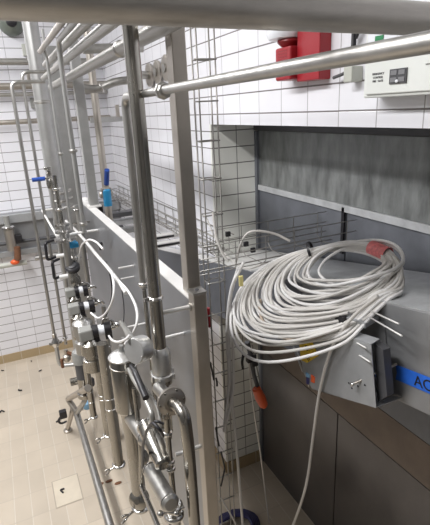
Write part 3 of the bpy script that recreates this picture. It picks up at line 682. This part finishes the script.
M().lathe((fl.x, fl.y, 0), UP, [(0, .038), (.015, .038), (.022, .022)], 16).build('foot', 'steel_warm', t)
p = P(87, 405, x=.34); o = M().lathe(p-UP*.03, UP, [(0, .03), (.03, .045), (.06, .04), (.075, .02)], 16).build('pipe_cap', 'blue_pale'); tag(o, 'pale blue plastic cap between the low brace pipes', 'cap')
p = P(63, 414, y=3.62)
t = thing('drain_tap', 'small black drain tap beside the low rail bracket', 'tap', p-UP*.08)
M().box(p, (.06, .05, .07)).build('body', 'black', t, .008)
M().tube([p, p+V((-.05, 0, -.05)), p+V((-.03, 0, -.09)), p+V((.02, 0, -.08))], .009, .02).build('spout', 'black', t)
p = P(66, 362, y=3.1); 
t = thing('lower_valve', 'dark valve cluster above the low rail bracket', 'valve', P(88, 380, x=.32)-UP*.05)
p = P(87, 378, x=.32)
M().lathe(p-UP*.07, UP, [(0, .03), (.01, .05), (.05, .05), (.06, .03), (.14, .03)], 16).build('body', 'dark_grey', t)
M().cyl(p+V((-.12, 0, .0)), p, .028).build('side_port', 'steel', t)
p = P(96, 420, x=.40)
# debris on the floor
for k, (px, py, s, lab) in enumerate(((19, 391, 1., 'curved black cable offcut lying on the floor near the left edge'), (41, 371, .8, 'tiny black chip on the floor closest to the far skirting'), (32, 361, .5, 'very small black speck on the floor by the skirting'), (2, 411, .9, 'black sliver on the floor at the left edge'), (61, 491, .9, 'small black hook-shaped scrap lying on the pale replaced tile'), (2, 371, .7, 'small dark scrap on the floor at the upper left edge'), (60, 421, 1.1, 'black scrap on the floor beside the rail foot'))):
    p = P(px, py, z=.008); a = k*1.3
    o = M().tube([p+V((math.cos(a), math.sin(a), 0))*.03*s, p+V((-.005, .01, .004)), p+V((-math.sin(a), math.cos(a), 0))*.032*s], .0075*s, .012, 8).build('cable_offcut', 'black'); tag(o, lab, 'debris', 'offcuts on the floor')
for px, py, lab in ((100, 484, 'flat rust-brown stain scrap right of the low rail pipe'), (109, 481, 'second rust-brown scrap just right of the first one'), (118, 483, 'brown curled scrap near the front tube foot')):
    p = P(px, py, z=.004); o = M().ball(p, .022, (1.3, .7, .18)).build('rust_flake', 'rust'); tag(o, lab, 'debris', 'rust flakes on the floor')
c4 = [P(56, 483, z=0), P(73, 476, z=0), P(79, 499, z=0), P(61, 505, z=0)]
cx_, cy_ = sum(p.x for p in c4)/4, sum(p.y for p in c4)/4
struct('trim_10', M().bx(cx_-.10, cx_+.10, cy_-.145, cy_+.145, -.002, .0012), 'patch_joint')
struct('trim_11', M().bx(cx_-.092, cx_+.092, cy_-.135, cy_+.137, 0, .003), 'patch_tile')
# ------------------------------------------------------------------ vertical wire ladder
XL0, XL1, YL0, YL1 = .738, .812, 1.725, 1.775
def wireobj(name, segs, r, m, parent, seg=6):
    mm = M()
    for s in segs: mm.tube(s, r, 0, seg)
    return mm.build(name, m, parent)
t = thing('vertical_cable_tray', 'tall upright wire mesh cable tray behind the square post', 'cable tray', (.775, 1.75, 0))
for x, y in ((XL0, YL0), (XL1, YL0), (XL0, YL1), (XL1, YL1)):
    wireobj('long_wire', [[(x, y, .001), (x, y, 3.6)]], .0032, 'wire', t)
k = 0; z = .19
while z < 3.6:
    M().tube([(XL0-.012, YL0, z), (XL1+.006, YL0, z)], .0032, 0, 6).build('cross_wire', 'paint_pale' if z < 2 else 'wire', t)
    if z > 1.9: M().tube([(XL0, YL0, z), (XL0, YL1, z), (XL1, YL1, z), (XL1, YL0, z)], .0024, 0, 6).build('cross_wire', 'wire', t)
    z += .1495
# horizontal wire tray across to the alcove wall (U section open on top)
t = thing('wire_cable_tray', 'horizontal wire mesh cable tray reaching to the metal cladding under the cable coil', 'cable tray', (1.2, 1.78, 2.0))
for y, zz in ((1.70, 2.165), (1.70, 2.11), (1.70, 2.06), (1.72, 2.035), (1.80, 2.02), (1.88, 2.025), (1.93, 2.06), (1.93, 2.11), (1.93, 2.165)):
    wireobj('long_wire', [[(.70, y+.02, zz-.01), (XM-.006, y, zz)]], .0022, 'wire', t)
for k in range(5):
    x = .86+k*.15
    M().tube([(x, 1.70, 2.165), (x, 1.70, 2.05), (x, 1.73, 2.028), (x, 1.90, 2.022), (x, 1.93, 2.05), (x, 1.93, 2.165)], .002, .01, 6).build('cross_wire', 'wire', t)
M().bx(XM-.012, XM-.001, 1.785, 1.805, 1.97, 2.21).build('end_strip', 'black', t)
# side wall tray running away
t = thing('wire_cable_tray', 'wire mesh cable tray running away along the side tiled wall', 'cable tray', (1.14, 3.4, 1.86))
for x, zz in ((1.07, 1.99), (1.07, 1.95), (1.07, 1.91), (1.08, 1.88), (1.13, 1.875), (1.18, 1.88), (1.195, 1.92), (1.195, 1.99)):
    wireobj('long_wire', [[(x, 2.38, zz), (x, 5.40, zz-.07)]], .0032, 'wire', t)
for k in range(15):
    y = 2.45+k*.2; dz = -(y-1.95)*.02
    M().tube([(1.07, y, 1.99+dz), (1.07, y, 1.885+dz), (1.195, y, 1.885+dz), (1.195, y, 1.99+dz)], .0028, .01, 6).build('cross_wire', 'wire', t)
# ------------------------------------------------------------------ duct with top
def dz_(y, z_at0=2.089): return z_at0-.179*(y-.895)
t = thing('sheet_metal_duct', 'grey sheet metal duct sloping along the alcove wall under the cable coil', 'duct', (1.3, 1.0, 1.7))
XD = 1.10
def prof(x0, x1, z0, z1, y0=-1.2, y1=2.655):
    m = M(); m.prism([(x0, y0, dz_(y0)+z0), (x0, y1, dz_(y1)+z0), (x0, y1, dz_(y1)+z1), (x0, y0, dz_(y0)+z1)], (x1-x0, 0, 0)); return m
prof(XD, XM-.02, -.348, 0).build('body', 'duct', t, .004)
prof(XD, XS-.02, -.348, 0, 2.655, 3.75).build('body', 'galv_blue', t, .004)
prof(XD-.001, XM-.014, 0, .004, -1.2, 2.0).build('top_sheet', 'galv_strip', t)
prof(XD-.001, XS-.018, 0, .004, 2.656, 3.75).build('top_sheet', 'lip_steel', t)
prof(XD-.001, XM-.014, 0, .004, 2.004, 2.655).build('top_sheet', 'lip_steel', t)
prof(XD-.003, XD, -.352, -.004, 1.55, 3.74).build('side_sheet', 'galv_blue', t)
# two slotted bars at the far end of the duct
for px, py, lab in ((160, 236, 'upper pale slotted bar along side wall behind the riser'), (166, 243, 'lower pale slotted bar along side wall behind the riser')):
    p = P(px, py, x=1.0)
    t2 = thing('slotted_bar', lab, 'bar', (1.0, p.y, p.z), 'slotted bars beyond the riser')
    M().bx(.72, 1.19, p.y-.03, p.y+.03, p.z-.02, p.z+.01).build('bar', 'lip_steel', t2, .003)
    M().bx(.80, 1.10, p.y-.034, p.y-.03, p.z-.012, p.z+.002).build('slot', 'black', t2)
for k, (py, mm) in enumerate(((212, 'dark_grey'), (220, 'galv_strip'), (229, 'paint_pale'))):
    p = P(125, py, x=.95)
    o = M().bx(.66, XS-.02, p.y-.05, p.y+.05, p.z-.03, p.z+.01).build('wall_bar', mm, bevel=.003)
    tag(o, ('dark flat bar behind the panel top, farthest one', 'mid grey flat bar behind the panel top', 'pale flat bar behind the panel top, nearest one')[k], 'bar', 'flat bars behind the panel')
# blue tape with writing
d = V((0, -1, .179)).normalized(); n_ = V((-1, 0, 0)); upd = V((0, .179, 1)).normalized()
t = thing('blue_tape_label', 'strip of blue tape with handwritten letters on the grey duct', 'tape', (XD-.004, .9, 1.80))
ta0 = P(397, 362, x=XD-.004); tb0 = P(397, 379, x=XD-.004)
hgt = .058
t0 = V((XD-.0045, 1.0, (P(397, 371, x=XD).z)))
M().prism([t0+upd*hgt*.42+d*.0, t0+upd*hgt*.42+d*.34, t0-upd*hgt*.52+d*.34, t0-upd*hgt*.52-d*.004, t0-upd*hgt*.1+d*.004], (.0012, 0, 0)).build('tape', 'blue_tape', t)
letters('AC', .052, t0+d*.112-upd*.021+V((-.0008, 0, 0)), d, upd, 'black', 'lettering', t)
# bracket: two plates with threaded rod, on the duct face
t = thing('support_bracket', 'grey sheet steel support bracket with a long threaded rod on the duct', 'bracket', (1.0, 1.0, 1.72))
XK = .985
q = [P(371, 347, x=XK), P(376, 408, x=XK), P(300, 383, x=XK), P(297, 352, x=XK), P(330, 336, x=XK)]
M().prism([P(371, 345, x=XK), P(376, 408, x=XK), P(312, 389, x=XK), P(303, 372, x=XK), P(300, 350, x=XK), P(330, 331, x=XK)], (.003, 0, 0)).build('front_plate', 'plate_grey', t, .0005)
M().prism([P(376, 408, x=XK), P(312, 389, x=XK), P(312, 389, x=XK)+UP*.003, P(376, 408, x=XK)+UP*.003], (XD-XK-.004, 0, 0)).build('bottom_plate', 'plate_grey', t)
M().prism([P(371, 345, x=XK), P(371, 345, x=XK)+V((0, 0, .003)), P(330, 331, x=XK)+V((0, 0, .003)), P(330, 331, x=XK)], (.035, 0, .01)).build('top_flange', 'plate_grey', t)
pr = P(386, 325, x=XD-.008); pr2 = P(391, 398, x=XD-.008)
M().prism([P(384, 322, x=XD-.006), P(391, 399, x=XD-.006), P(360, 392, x=XD-.006), P(350, 318, x=XD-.006)], (.003, 0, 0)).build('rear_plate', 'duct', t)
M().prism([P(374, 343, x=1.01), P(383, 350, x=1.01), P(387, 396, x=1.01), P(378, 402, x=1.01)], (.03, 0, 0)).build('inner_shadow', 'dark_grey', t)  # dark plate added as the shadow in the gap between the plates
r0, r1 = P(351, 385, x=XK-.03), P(397, 364, x=XD-.006)
M().cyl(r0, r1, .0042, seg=12).build('threaded_rod', 'steel_warm', t)
m = M(); dd = (r1-r0).normalized()
for s in (.32, .46, .56, .64): m.lathe(r0+(r1-r0)*s, dd, [(0, .0095), (.011, .0095)], 6)
m.lathe(r0, dd, [(-.002, .006), (.012, .007)], 6); m.build('nut', 'steel_polished', t)
m = M()
for q in ((352, 388), (358, 386), (365, 385), (349, 383)): m.cyl(P(*q, x=XK)+V((-.002, 0, 0)), P(*q, x=XK)+V((.001, 0, 0)), .0035, seg=8)
m.build('bolt_hole', 'black', t)
# upper block with eye
q = P(352, 322, x=1.02)
t = thing('clip_block', 'small slotted steel clip block with ring under the coil on the bracket', 'clip', q-UP*.03)
M().box(q+V((.02, .02, .012)), (.075, .16, .02), (V((1, .2, .1)).normalized(), V((-.2, 1, -.05)).normalized(), UP)).build('block', 'plate_grey', t, .002)
m = M(); cc = q+V((.0, .0, .034)); m.tube([cc+V((.014*math.cos(a*PI/6), .014*math.sin(a*PI/6), 0)) for a in range(12)], .0025, 0, 6, loop=True); m.build('ring', 'dark_grey', t)
M().box(q+V((-.022, .06, .006)), (.02, .1, .028)).build('slot', 'black', t)
# wire ends sticking out (end of a tray)
for (a, b, lab) in (((371, 311), (399, 324), 'upper pale wire rod end sticking out over the bracket'), ((371, 318), (402, 336), 'lower pale wire rod end with bright tip over the bracket'), ((343, 335), (366, 348), 'short wire rod end in front of the bracket left part'), ((343, 345), (370, 362), 'lowest short wire rod end at the bracket plate')):
    o = M().cyl(P(*a, x=1.045), P(*b, x=.955), .0028, seg=8).build('wire_rod', 'lip_steel'); tag(o, lab, 'rod', 'wire rod ends')
# warning label plate
t = thing('warning_sign_plate', 'grey plate with a yellow and black warning label below the cable coil', 'sign', P(306, 356, x=.975)-UP*.05)
wq = [P(300, 345, x=.978), P(313, 344, x=.978), P(317, 355, x=.978), P(307, 362, x=.978), P(300, 357, x=.978)]
M().prism([P(299, 343, x=.98), P(312, 342, x=.98), P(318, 356, x=.98), P(307, 363, x=.98), P(301, 360, x=.98)], (.003, 0, 0)).build('label_sheet', 'yellow', t)
def tri(c, s, k=0): return [c+V((0, s, -s*.6)), c+V((0, -s, -s*.6)), c+V((0, 0, s))]
m = M(); cb = P(306, 348, x=.9785); m.prism(tri(cb, .013), (.001, 0, 0)); m.build('warning_triangle', 'black', t)
m = M(); cb = P(308, 357, x=.9785); m.box(cb, (.001, .028, .004), (XA, V((0, 1, .6)).normalized(), V((0, -.6, 1)).normalized())); m.box(cb+V((0, .004, -.010)), (.001, .022, .0035), (XA, V((0, 1, .6)).normalized(), V((0, -.6, 1)).normalized())); m.build('warning_bars', 'black', t)
# small orange/blue connector under the plate
q = P(316, 380, x=.99)
t = thing('cable_gland', 'orange and dark blue connector hanging under the bracket plate', 'connector', q-UP*.02)
M().cyl(q+V((0, .012, .015)), q+V((0, .012, -.012)), .013, seg=12).build('orange_body', 'orange', t)
q = P(309, 379, x=.99)
M().cyl(q+UP*.015, q-UP*.018, .012, seg=12).build('blue_body', 'navy', t)
M().cyl(q+UP*.027, q+UP*.015, .014, seg=12).build('collar', 'blue_pale', t)
M().cyl(q-UP*.018, q-UP*.034, .004, seg=8).build('pin', 'steel_polished', t)
# thin arms left of plate
pipe('brace_wire', 'thin grey rod running down left of the warning label', [P(289, 336, x=1.0), P(303, 372, x=1.0)], .004, 'plate_grey', 0, 8, cat='rod')
pipe('brace_wire', 'second thin grey rod beside the warning label plate', [P(293, 345, x=.99), P(309, 374, x=.99)], .003, 'plate_grey', 0, 8, cat='rod')
# hanging pull handle with orange tip
t = thing('orange_tipped_strap', 'black strap with an orange oval tip hanging before the alcove', 'strap', P(260, 405, y=1.85))
M().tube([P(247, 342, y=1.85), P(250, 352, y=1.85), P(254, 375, y=1.85), P(259, 392, y=1.85)], [.013, .012, .011, .012], 0, 10).build('strap', 'dark_grey', t)
M().tube([P(252, 345, y=1.84), P(257, 368, y=1.84), P(260, 384, y=1.84)], .0035, 0, 8).build('side_wire', 'wire', t)
a, b = P(256, 388, y=1.84), P(264.5, 407, y=1.84); dd = (b-a); u_ = frame(dd)
m = M(); m.lathe(a, dd, [(0, .016), (.006, .023), (dd.length*.5, .029), (dd.length*.88, .024), (dd.length, .012)], 18); m.build('orange_tip', 'orange', t)
m = M(); q = P(251, 358, y=1.85); m.box(q, (.05, .03, .04)); m.box(P(254, 363, y=1.84), (.035, .03, .03)); m.build('clamp_body', 'black', t, .004)
o = M().tube([P(243.5, 354, y=1.85), P(242, 362, y=1.85), P(243, 369, y=1.85)], .007, .01, 8).build('cable_clip', 'black'); tag(o, 'small black clip left of the strap clamp', 'clip')
# black connector at tray
for px, py, lab in ((246, 244, 'black cable clip on the tray left of the coil'), (253, 250, 'second black cable clip under the coil tie'), (228, 234, 'small black fitting at the tray by the alcove corner')):
    q = P(px, py, y=1.72); o = M().box(q, (.022, .014, .022)).build('cable_clip', 'black', bevel=.003); tag(o, lab, 'clip', 'clips on the wire tray')
# red clip and black hanging bits on ladder
q = P(209.5, 320, y=1.78); o = M().tube([P(208.5, 308, y=1.78), q, P(210, 327, y=1.78)], .008, .01, 8).build('red_clip', 'red'); tag(o, 'small red plastic clip on the vertical wire tray', 'clip')
for (a, b, c, lab) in (((210, 362), (212, 370), (214, 380), 'upper black cable tie hanging from the upright wire tray'), ((216, 378), (217, 382), (217, 386), 'short black tie end on the upright wire tray'), ((216, 427), (217, 436), (219, 446), 'middle black tie hanging from the upright wire tray'), ((221, 452), (225, 468), (221, 486), 'long black cord along the lower upright wire tray')):
    o = M().tube([P(*a, y=1.70), P(*b, y=1.70), P(*c, y=1.70)], .0045, .02, 8).build('cable_tie', 'black'); tag(o, lab, 'cable tie', 'black ties on the upright tray')
# ------------------------------------------------------------------ cable coil
t = thing('cable_coil', 'big loose coil of light grey cable resting on the duct and wire tray', 'cable coil', (1.08, 1.40, 1.8))
Lp, Rp = P(230, 296, y=1.66), P(397, 283, y=1.10)
Bp, Fp = P(320, 248, y=1.56), P(300, 346, y=1.25)
Cc = (Lp+Rp+Bp+Fp)/4
U_ = (Rp-Lp)/2; Vv = (Fp-Bp)/2; Nn = U_.cross(Vv).normalized()
if Nn.z < 0: Nn = -Nn
rnd = random.Random(5)
NL = 46
allp = []
for i in range(NL):
    f = i/(NL-1)
    sc = .46+.57*f**.75+.03*rnd.uniform(-1, 1)            # nested turns of growing size
    sx = sc*rnd.uniform(.94, 1.04); sy = sc*rnd.uniform(.93, 1.06)
    if i >= NL-2: sx, sy = 1.0+.02*(i-NL+2), 1.05+.06*(i-NL+2)
    ox = (1-sx)*rnd.uniform(.55, 1.0)-(.03 if i > NL-9 else 0); oy = -(1-sy)*rnd.uniform(.86, 1.02)
    rot = rnd.uniform(-.16, .16) if i < NL-2 else .12; nh = rnd.uniform(-1, 1); tw = rnd.uniform(-.10, .10); wob = rnd.uniform(0, 6.28)
    pts = []; n = 56
    for k in range(n):
        a = 2*PI*k/n; cs, sn = math.cos(a), math.sin(a); fr = max(0, sn)
        x = sx*math.copysign(abs(cs)**.92, cs); y = sy*sn
        x, y = x*math.cos(rot*fr)-y*math.sin(rot*fr)*.6, y+x*math.sin(rot)*.45*(.3+.7*fr)
        x += ox+.035; y += oy+(tw-(.20 if i < NL-2 else .34)*f)*x*fr+.02*math.sin(2*a+wob)-.07*fr*f
        h = .022*nh*(.45+.55*fr)+.012*math.sin(3*a+wob)*(.3+.7*fr)+.05*(1-f)*(.3+.7*fr)-.02
        q = Cc+U_*x+Vv*y+Nn*h
        if q.x > XD-.01 and q.z < dz_(q.y)+.012: q.z = dz_(q.y)+.012+.004*(i % 4)
        if q.z < 2.0: q.x = min(q.x, .965+max(0, q.z-1.93)*.8)
        pts.append(q)
    for _ in range(2): pts = [(pts[k-1]+pts[k]*2+pts[(k+1) % n])/4 for k in range(n)]
    allp.append(pts)
    M().tube(pts, .0060, 0, 8, loop=True).build('cable_loop', 'cable' if i % 3 else 'cable_bright', t)
def ring_at(c, ax, r, w, name, mm, sx=1.):
    u, w_, a_ = frame(ax); m = M(); R = []
    for tt, rr in ((-w/2, r*.96), (-w/2, r), (w/2, r), (w/2, r*.96)): R.append([c+a_*tt+(u*math.cos(2*PI*k/18)*sx+w_*math.sin(2*PI*k/18))*rr for k in range(18)])
    m._rings(R, loop=True); return m.build(name, mm, t)
# tie and red tape wrap the back bundle
def bundle(frac):
    k = int(frac*56) % 56; ps = [p[k] for p in allp]; c = sum(ps, V((0, 0, 0)))/len(ps)
    d = (sum([p[(k+2) % 56] for p in allp], V((0, 0, 0)))-sum([p[k-2] for p in allp], V((0, 0, 0)))).normalized()
    return c, d, max(((p-c)-d*(p-c).dot(d)).length for p in ps)
c, d, r = bundle(.70)
ring_at(c, d, r+.008, .012, 'black_tie', 'black')
c, d, r = bundle(.885)
ring_at(c, d, r*.62, .085, 'red_tape', 'red_tape')
q = P(241, 281, y=1.60); o_ = M().box(q, (.018, .012, .045), (V((1, -.3, 0)).normalized(), V((.3, 1, 0)).normalized(), UP)); o_.build('yellow_tag', 'yellow_pale', t, .002)
# brown loop in the coil
pts = [Cc+U_*(.62*math.cos(a))+Vv*(.88*math.sin(a))+Nn*(-.01) for a in [k*PI/14+.15 for k in range(14)]]
M().tube(pts, .006, 0, 8).build('tan_cable', 'cable_tan', t)
# cables hanging from coil
cable('hanging_cable', 'white cable falling from the coil left end to the floor beside the upright tray', [P(244, 262, y=1.66), P(234, 282, y=1.68), P(229, 310, y=1.70), P(229, 350, y=1.71), P(232, 400, y=1.72), P(236, 440, y=1.73), P(240, 490, y=1.74), P(244, 540, y=1.76)], .0072, 'cable_bright')
cable('hanging_cable', 'white cable loop hanging at left with its bend at the upright tray', [P(238, 268, y=1.64), P(230, 300, y=1.66), P(233, 350, y=1.68), P(233, 390, y=1.69), P(226, 424, y=1.70), P(224, 431, y=1.70), P(225, 420, y=1.69), P(229, 380, y=1.67), P(227, 330, y=1.66), P(231, 290, y=1.64), P(240, 270, y=1.62)], .0068, 'cable_bright')
cable('hanging_cable', 'thin grey cable falling from strap to the alcove floor', [P(248, 345, y=1.9), P(250, 375, y=1.95), P(254, 410, y=2.0), P(260, 450, y=2.05), P(265, 490, y=2.1), P(270, 530, y=2.12)], .0052, 'cable')
cable('hanging_cable', 'long grey cable falling from coil right side across the dark cladding', [P(378, 296, x=1.02), P(352, 318, x=.99), P(333, 345, x=.97), P(321, 385, x=.97), P(314, 430, x=.99), P(308, 475, x=1.0), P(302, 500, x=1.0), P(292, 528, x=1.0)], .0062, 'cable')
cable('tray_cable', 'grey cable arching from the wire tray into the coil', [P(236, 262, y=1.78), P(240, 246, y=1.76), P(247, 234, y=1.74), P(258, 231, y=1.72), P(275, 234, y=1.70), P(290, 241, y=1.66)], .0055, 'cable')
cable('tray_cable', 'pale cable coming up left of the coil at the tray corner', [P(213, 212, y=1.70), P(216, 235, y=1.68), P(222, 252, y=1.66), P(228, 262, y=1.64)], .0062, 'cable')
cable('tray_cable', 'white sloping cord at the bottom of the upright tray', [P(221, 498, y=1.68), P(228, 510, y=1.66), P(236, 524, y=1.64)], .004, 'cable_bright')
cable('tray_cable', 'grey cable under the coil along the duct edge', [P(205, 215, x=.92), P(222, 250, x=.95), P(245, 268, x=1.0), P(268, 262, x=1.04)], .004, 'cable')
# purple cables on floor
for k in range(5):
    c = P(236, 527, z=.02+k*.018); r_ = .16-.012*k
    m = M(); m.tube([c+V((r_*math.cos(2*PI*j/24), r_*.8*math.sin(2*PI*j/24), .004*math.sin(3*j+k))) for j in range(24)], .012, 0, 8, loop=True)
    if k == 0: t3 = thing('floor_cable_coil', 'coil of dark purple cable lying on the alcove floor', 'cable coil', (c.x, c.y, 0))
    m.build('cable_loop', 'navy', t3)
# ------------------------------------------------------------------ light
w = bpy.data.worlds.new('world'); bpy.context.scene.world = w; w.use_nodes = True
w.node_tree.nodes['Background'].inputs[0].default_value = (.9, .95, 1, 1); w.node_tree.nodes['Background'].inputs[1].default_value = .03
def area(loc, size, power, col=(1, .995, 1), rot=(0, 0, 0)):
    l = bpy.data.lights.new('ceiling_lamp', 'AREA'); l.shape = 'RECTANGLE'; l.size, l.size_y = size; l.energy = power; l.color = col
    o = bpy.data.objects.new('ceiling_lamp', l); C.objects.link(o); o.location = loc; o.rotation_euler = rot
area((-1.0, 3.7, 4.25), (.3, 2.6), 102)
area((-1.0, 1.35, 4.25), (.3, 1.7), 95)
area((-2.3, 1.8, 4.25), (.3, 3.4), 60)
# ------------------------------------------------------------------ camera
cam = bpy.data.cameras.new('camera'); cam.sensor_fit = 'HORIZONTAL'; cam.sensor_width = 36; cam.lens = 36*F_PX/430; cam.clip_start = .02
co = bpy.data.objects.new('camera', cam); C.objects.link(co)
# rows of the world-to-camera rotation (image x right, y down, z forward) turned into Blender's camera axes
Rm = Matrix(((rt_c.x, fw_c.x, up_c.x), (rt_c.y, fw_c.y, up_c.y), (rt_c.z, fw_c.z, up_c.z)))   # room axes -> image axes
right = V(Rm[0]); down = V(Rm[1]); fwd = V(Rm[2])
R = Matrix((right, -down, -fwd)).transposed()
co.matrix_world = Matrix.Translation((0, 0, H)) @ R.to_4x4()
sc = bpy.context.scene; sc.camera = co
sc.view_settings.view_transform = 'Standard'; sc.view_settings.look = 'None'; sc.view_settings.gamma = 1; sc.view_settings.exposure = 0.0
for o in list(bpy.data.objects):
    if '_o' in o: del o['_o']
